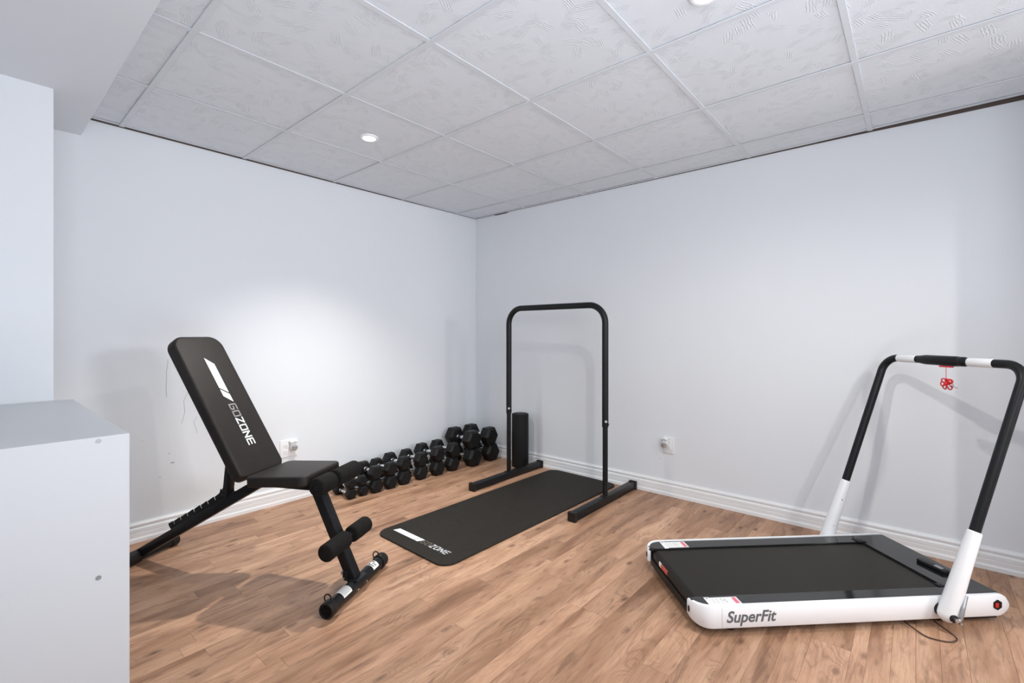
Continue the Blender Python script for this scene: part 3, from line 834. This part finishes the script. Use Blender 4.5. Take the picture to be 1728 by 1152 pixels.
# rear crossbar under the belt nose, with warning sticker
bm = B(); box(bm, (.014, .074, Z0 + .004), (.030, TW - .074, Z0 + .030), .004, 2); link('rear_bar', bm, M['plastic'], tm, 40)
bm = B(); yv = .375
def onroll(a, e=.0006): return (cxr - (rr_ + e) * math.sin(R(a)), czr + (rr_ + e) * math.cos(R(a)))
for (ys, ye, mm, nme) in ((.315, .385, M['lred'], 'warning_sticker'), (.385, .410, M['label'], 'warning_sticker')):
    bm = B(); 
    pr_ = [onroll(a) for a in (60, 75, 90, 105)]
    for (x0, z0), (x1, z1) in zip(pr_, pr_[1:]): poly(bm, [(x0, ys, z0), (x0, ye, z0), (x1, ye, z1), (x1, ys, z1)])
    link(nme, bm, mm, tm)
# grips / corner blocks at the belt front
for y0, y1 in ((TW - .095, TW - .050), (.075, .098)):
    bm = B(); box(bm, (1.055, y0, Z1 - .004), (1.100 if y0 > .3 else 1.085, y1, Z1 + .0045), .003, 2); link('belt_guide', bm, M['steel'], tm, 40)
# stickers on the foot strips
def sticker(x0, x1, y0, y1):
    z = Z1 + .0004
    bm = B(); poly(bm, [(x0 - .004, y0 - .006, z), (x0 + .016, y0 - .006, z), (x0 + .016, y0, z), (x1, y0, z), (x1, y1, z), (x0 + .016, y1, z), (x0 + .016, y1 + .003, z), (x0 - .004, y1 + .003, z)]); s = link('sticker', bm, M['label'], tm)
    z += .0003
    bm = B(); poly(bm, [(x1 - .022, y0 + .004, z), (x1 - .006, y0 + .004, z), (x1 - .006, y1 - .004, z), (x1 - .022, y1 - .004, z)]); link('warning_band', bm, M['pink'], s)
    bm = B()
    for k in range(4):
        xx = x0 + .024 + k * .016; poly(bm, [(xx, y0 + .008, z), (xx + .0008, y0 + .008, z), (xx + .0008, y1 - .008, z), (xx, y1 - .008, z)])
    xm = (x0 + x1) / 2; ym = (y0 + y1) / 2
    for a, b in ((0, 0), (.006, .004), (-.004, .010), (.008, -.008)): poly(bm, [(xm + a, ym + b, z), (xm + a + .006, ym + b + .001, z), (xm + a + .006, ym + b + .003, z), (xm + a, ym + b + .002, z)])
    poly(bm, [(x0 + .002, y1 - .008, z), (x0 + .009, y1 - .008, z), (x0 + .009, y1 - .003, z), (x0 + .002, y1 - .003, z)])
    link('sticker_print', bm, M['textgrey'], s)
sticker(.066, .192, .018, .066); sticker(.084, .202, TW - .083, TW - .022)
# name on the near rail
text_mesh('lettering', 'SuperFit', .060, mxf((.118, -.0006, .055), (1, 0, 0), (0, 0, 1)), M['textgrey'], rn, .22, .95)
# remote control lying on the cover
rc_ = thing('remote_control', 'small black remote control lying on the treadmill motor cover', 'remote control', (-1.458, -2.621, 0), -.79)
bm = B(); slab(bm, rrect(.036, .125, .012, 5), .014, .003, Matrix.Translation((1.182, .225, Z1 + .0145)) @ Matrix.Rotation(R(4), 4, 'Z')); link('remote_body', bm, M['steel'], rc_, 40)
bm = B(); slab(bm, rrect(.018, .035, .006, 4), .001, .0003, Matrix.Translation((1.184, .20, Z1 + .0154))); link('display', bm, M['silver'], rc_, 40)
# move the remote's origin to where it rests
off = Vector((1.182, .225, Z1)); rm = Matrix.Rotation(-.79, 4, 'Z'); rc_.location = Vector((-1.458, -2.621, 0)) + rm @ off
for ch in rc_.children: ch.data.transform(Matrix.Translation(-off))
# feet
for x, y_ in ((.16, .06), (.16, TW - .06), (1.18, .06), (1.18, TW - .06)):
    bm = B(); cyl(bm, (x, y_, 0), (x, y_, Z0 + .008), .022, 18, .003); link('rubber_foot', bm, M['foam'], tm, 50)
bm = B(); box(bm, (1.02, .02, .012), (1.245, TW - .02, Z0 + .008), .004, 2); link('motor_tray', bm, M['plastic'], tm, 40)
# power switch on the rail's end
bm = B(); prism(bm, [(.0195 * math.cos(R(a)) , .0205 * math.sin(R(a))) for a in range(30, 390, 60)], .003, mxf((1.222, -.0005, .077), (1, 0, 0), (0, 0, 1)) @ Matrix.Translation((0, 0, -.001))); sw = link('switch_plate', bm, M['steel'], tm)
sw.data.transform(Matrix.Identity(4))
bm = B(); box(bm, (1.209, -.0055, .068), (1.223, -.002, .086), .002, 2); link('power_switch', bm, M['switch'], sw, 40)
# uprights
yn, yf = -.030, TW + .030
def upright(y):
    a = Vector((.979, y, .070)); b = Vector((1.092, y, .382)); d = (b - a).normalized()
    pts = []; rad = []
    for k in range(7):
        t = R(90 * k / 6); pts.append(a - d * .031 * math.cos(t)); rad.append(max(.031 * math.sin(t), .001))
    pts += [a + d * .06, b - d * .006, b - d * .002, b]; rad += [.0305, .0235, .0225, .020]
    bm = B(); rings2(bm, pts, rad, d, 28); u = link('upright_sleeve', bm, M['gloss'], tm, 40)
    return u, a, b, d
un, a, b, d = upright(yn); uf, a2, b2, d2 = upright(yf)
for f in (.70, .28):        # small screw holes on the far sleeve
    c = a2 + (b2 - a2) * f; rr0 = .0305 - .0075 * f
    e = Vector((-.25, -1, 0)).normalized()
    bm = B(); cyl(bm, c + e * (rr0 - .003), c + e * (rr0 + .0012), .0028, 10); link('screw', bm, M['steel'], uf)
# tie between sleeve and rail
for y, s in ((yn, 1), (yf, -1)):
    bm = B(); cyl(bm, (.979, y + s * .012, .072), (.979, y + s * .045, .072), .024, 24); link('pivot', bm, M['plastic'], tm, 40)
bm = B(); cyl(bm, (.974, yn - .026, .068), (.974, yn - .0325, .068), .014, 24); link('pivot_cover', bm, M['steel'], un, 40)
# quick release lever
bm = B()
pth = [Vector((.978, yn - .034, .062)), Vector((.992, yn - .037, .064)), Vector((.999, yn - .037, .086)), Vector((1.008, yn - .034, .110)), Vector((1.032, yn - .022, .148))]
pth = fillet(pth, .03, 4)
rings(bm, pth, [.0064] * len(pth), 10); cyl(bm, (.976, yn - .024, .066), (.976, yn - .042, .066), .0075, 16); cyl(bm, (.990, yn - .03, .055), (.990, yn - .044, .055), .005, 14)
link('release_lever', bm, M['silver'], un, 50)
# handrail
topz = 1.018; ux = 1.313
pth = [b - d * .03, (1.30, yn, .985), (ux, yn, topz), (ux, yf, topz), (1.30, yf, .985), b2 - d2 * .03]
A0 = Vector((ux - .0, yn, topz)); 
pth = fillet([b - d * .03, Vector((ux, yn, topz)), Vector((ux, yf, topz)), b2 - d2 * .03], .072, 12)
bm = B(); rings(bm, pth, .0178, 24); hr_ = link('handrail', bm, M['steel'], tm, 50)
for v0, v1 in ((.087, .188), (.430, .531)):
    bm = B(); cyl(bm, (ux, v0, topz), (ux, v1, topz), .0192, 28, .002); link('grip_sleeve', bm, M['gloss'], hr_, 40)
bm = B(); rings2(bm, [(ux, v, topz) for v in (.196, .205, .222, .228, .234, .385, .400, .418)], [.0178, .0215, .0215, .0205, .0228, .0228, .0205, .0182], Vector((0, 1, 0)), 28); link('sensor_sleeve', bm, M['steel'], hr_, 50)

# safety key with its red cord
def tl(u, v_, z): q = Matrix.Rotation(-.79, 4, 'Z') @ Vector((u, v_, z)); return Vector((-1.458, -2.621, 0)) + q
kp = tl(ux, .288, topz - .0235)
sk = thing('safety_key', 'red safety key with coiled cord hanging from the treadmill handrail', 'safety key', kp, -.79)
bm = B(); slab(bm, rrect(.022, .062, .010, 5), .006, .002, Matrix.Translation((0, 0, 0))); link('key_plate', bm, M['red'], sk, 40)
bm = B(); rings(bm, [(0, 0, -.004), (0, .001, -.030), (0, 0, -.062)], .0011, 8); link('string', bm, M['red'], sk, 60)
random.seed(4); bm = B()
for q in range(7):
    a = random.uniform(0, 6.28); th = random.uniform(.5, 2.6); ax = Vector((math.cos(a), math.sin(a), 0)); L_ = random.uniform(.022, .034)
    dirv = Vector((.2 * math.cos(a), math.sin(th) * (1 if q % 2 else -1) * .8, math.cos(th))).normalized(); sd_ = dirv.cross(Vector((1, 0, 0))).normalized()
    c0 = Vector((0, 0, -.082))
    pp = [c0 + dirv * L_ * math.sin(math.pi * k / 12) + sd_ * .010 * math.sin(2 * math.pi * k / 12) + Vector((.003 * q - .01, 0, 0)) * math.sin(math.pi * k / 12) for k in range(13)]
    rings(bm, pp, .0026, 7)
bmesh.ops.create_icosphere(bm, subdivisions=2, radius=.009, matrix=Matrix.Translation((0, 0, -.080)) @ Matrix.Diagonal((1, 1.1, 1.2, 1)))
link('cord_bundle', bm, M['red'], sk, 60)
bm = B()
rings(bm, fillet([Vector((0, -.008, -.078)), Vector((0, -.030, -.078)), Vector((0, -.034, -.092)), Vector((0, -.012, -.094))], .008, 5), .0011, 7)
rings(bm, [(0, -.01, -.084), (0, -.03, -.090), (0, -.052, -.096)], .0010, 7)
rings(bm, fillet([Vector((0, -.006, -.092)), Vector((0, -.018, -.108)), Vector((0, -.026, -.098)), Vector((0, -.02, -.09))], .006, 5), .0011, 7)
link('cord_tail', bm, mat('dark_red_cord', (.25, .05, .06), .5), sk, 60)

# thin power cord looping on the floor under the treadmill
def loopc():
    P = [tl(.86, .03, .010), tl(.865, -.045, .004), tl(.885, -.072, .0035), tl(.925, -.090, .0035), tl(.965, -.080, .004), tl(.975, -.05, .006), tl(.975, .02, .012)]
    out = []
    for i in range(len(P) - 1):
        p0, p1, p2, p3 = P[max(i - 1, 0)], P[i], P[i + 1], P[min(i + 2, len(P) - 1)]
        for k in range(6):
            t = k / 6; out.append(.5 * ((2 * p1) + (p2 - p0) * t + (2 * p0 - 5 * p1 + 4 * p2 - p3) * t * t + (3 * p1 - p0 - 3 * p2 + p3) * t ** 3))
    return out + [P[-1]]
bm = B(); rings(bm, loopc(), .0024, 8)
tag(link('cord', bm, mat('brown_cord', (.05, .025, .015), .5), None, 60), 'thin dark cord looping onto the floor beside the treadmill pivot', 'cord')

# ------------------------------------------------------------------ outlets and plug-in devices
def outlet(name, label, loc, rotz, wid):
    """local: x along the wall, y out of the wall (towards the room is -y), z up"""
    t = thing(name, label, 'outlet', loc, rotz)
    bm = B(); slab(bm, rrect(wid, .118, .006, 4), .006, .002, mxf((0, -.0062, 0), (1, 0, 0), (0, 0, 1)))
    link('cover_plate', bm, M['trim'], t, 40)
    for gx in ((0,) if wid < .1 else (-.023, .023)):
        for gz in (-.020, .020):
            bm = B(); slab(bm, rrect(.034, .028, .010, 4), .0015, .0005, mxf((gx, -.0076, gz), (1, 0, 0), (0, 0, 1)))
            s = link('socket', bm, M['gloss'], t, 40)
            bm = B()
            for q in (-.006, .006): box(bm, (gx + q - .0009, -.0079, gz - .004), (gx + q + .0009, -.0075, gz + .005))
            link('slot', bm, M['steel'], s)
    return t
def nightlight(label, loc, rotz):
    t = thing('plug_in_light', label, 'night light', loc, rotz)
    bm = B(); slab(bm, rrect(.036, .052, .008, 4), .030, .004, mxf((0, -.030, 0), (1, 0, 0), (0, 0, 1))); link('body', bm, M['gloss'], t, 40)
    bm = B()          # hood: curved strip above
    pr_ = [(-.030 * math.cos(R(a)), .030 * math.sin(R(a))) for a in range(35, 146, 10)]
    A_ = [bm.verts.new((x, -.006, z * .55 + .022)) for x, z in pr_]; B_ = [bm.verts.new((x, -.048, z * .55 + .016)) for x, z in pr_]
    A2 = [bm.verts.new((x, -.006, z * .55 + .018)) for x, z in pr_]; B2 = [bm.verts.new((x, -.048, z * .55 + .012)) for x, z in pr_]
    for k in range(len(pr_) - 1):
        bm.faces.new((A_[k], A_[k + 1], B_[k + 1], B_[k])); bm.faces.new((A2[k], B2[k], B2[k + 1], A2[k + 1]))
        bm.faces.new((B_[k], B_[k + 1], B2[k + 1], B2[k])); bm.faces.new((A_[k], A2[k], A2[k + 1], A_[k + 1]))
    bm.faces.new((A_[0], B_[0], B2[0], A2[0])); bm.faces.new((A_[-1], A2[-1], B2[-1], B_[-1]))
    link('hood', bm, M['gloss'], t, 40)
    bm = B(); rings2(bm, [(0, -.036, z) for z in (-.034, -.030, -.018, -.004, 0.0)], [.008, .015, .021, .020, .012], Vector((0, 0, 1)), 20)
    bmesh.ops.scale(bm, vec=(1, .75, 1), space=Matrix.Translation((0, .036, 0)), verts=bm.verts)
    link('diffuser', bm, M['glassy'], t, 50)
    return t
outlet('wall_outlet', 'white two-gang outlet plate on the left wall, behind the bench seat', (-1.800, 0, .362), 0, .118)
nightlight('white plug-in night light on the left wall outlet, above the bench seat', (-1.778, -.0065, .382), 0)
outlet('wall_outlet', 'white single outlet plate on the right wall, right of the dip frame', (0, -1.924, .356), R(-90), .074)
nightlight('white plug-in night light on the right wall outlet, right of the dip frame', (-.0065, -1.905, .376), R(-90))
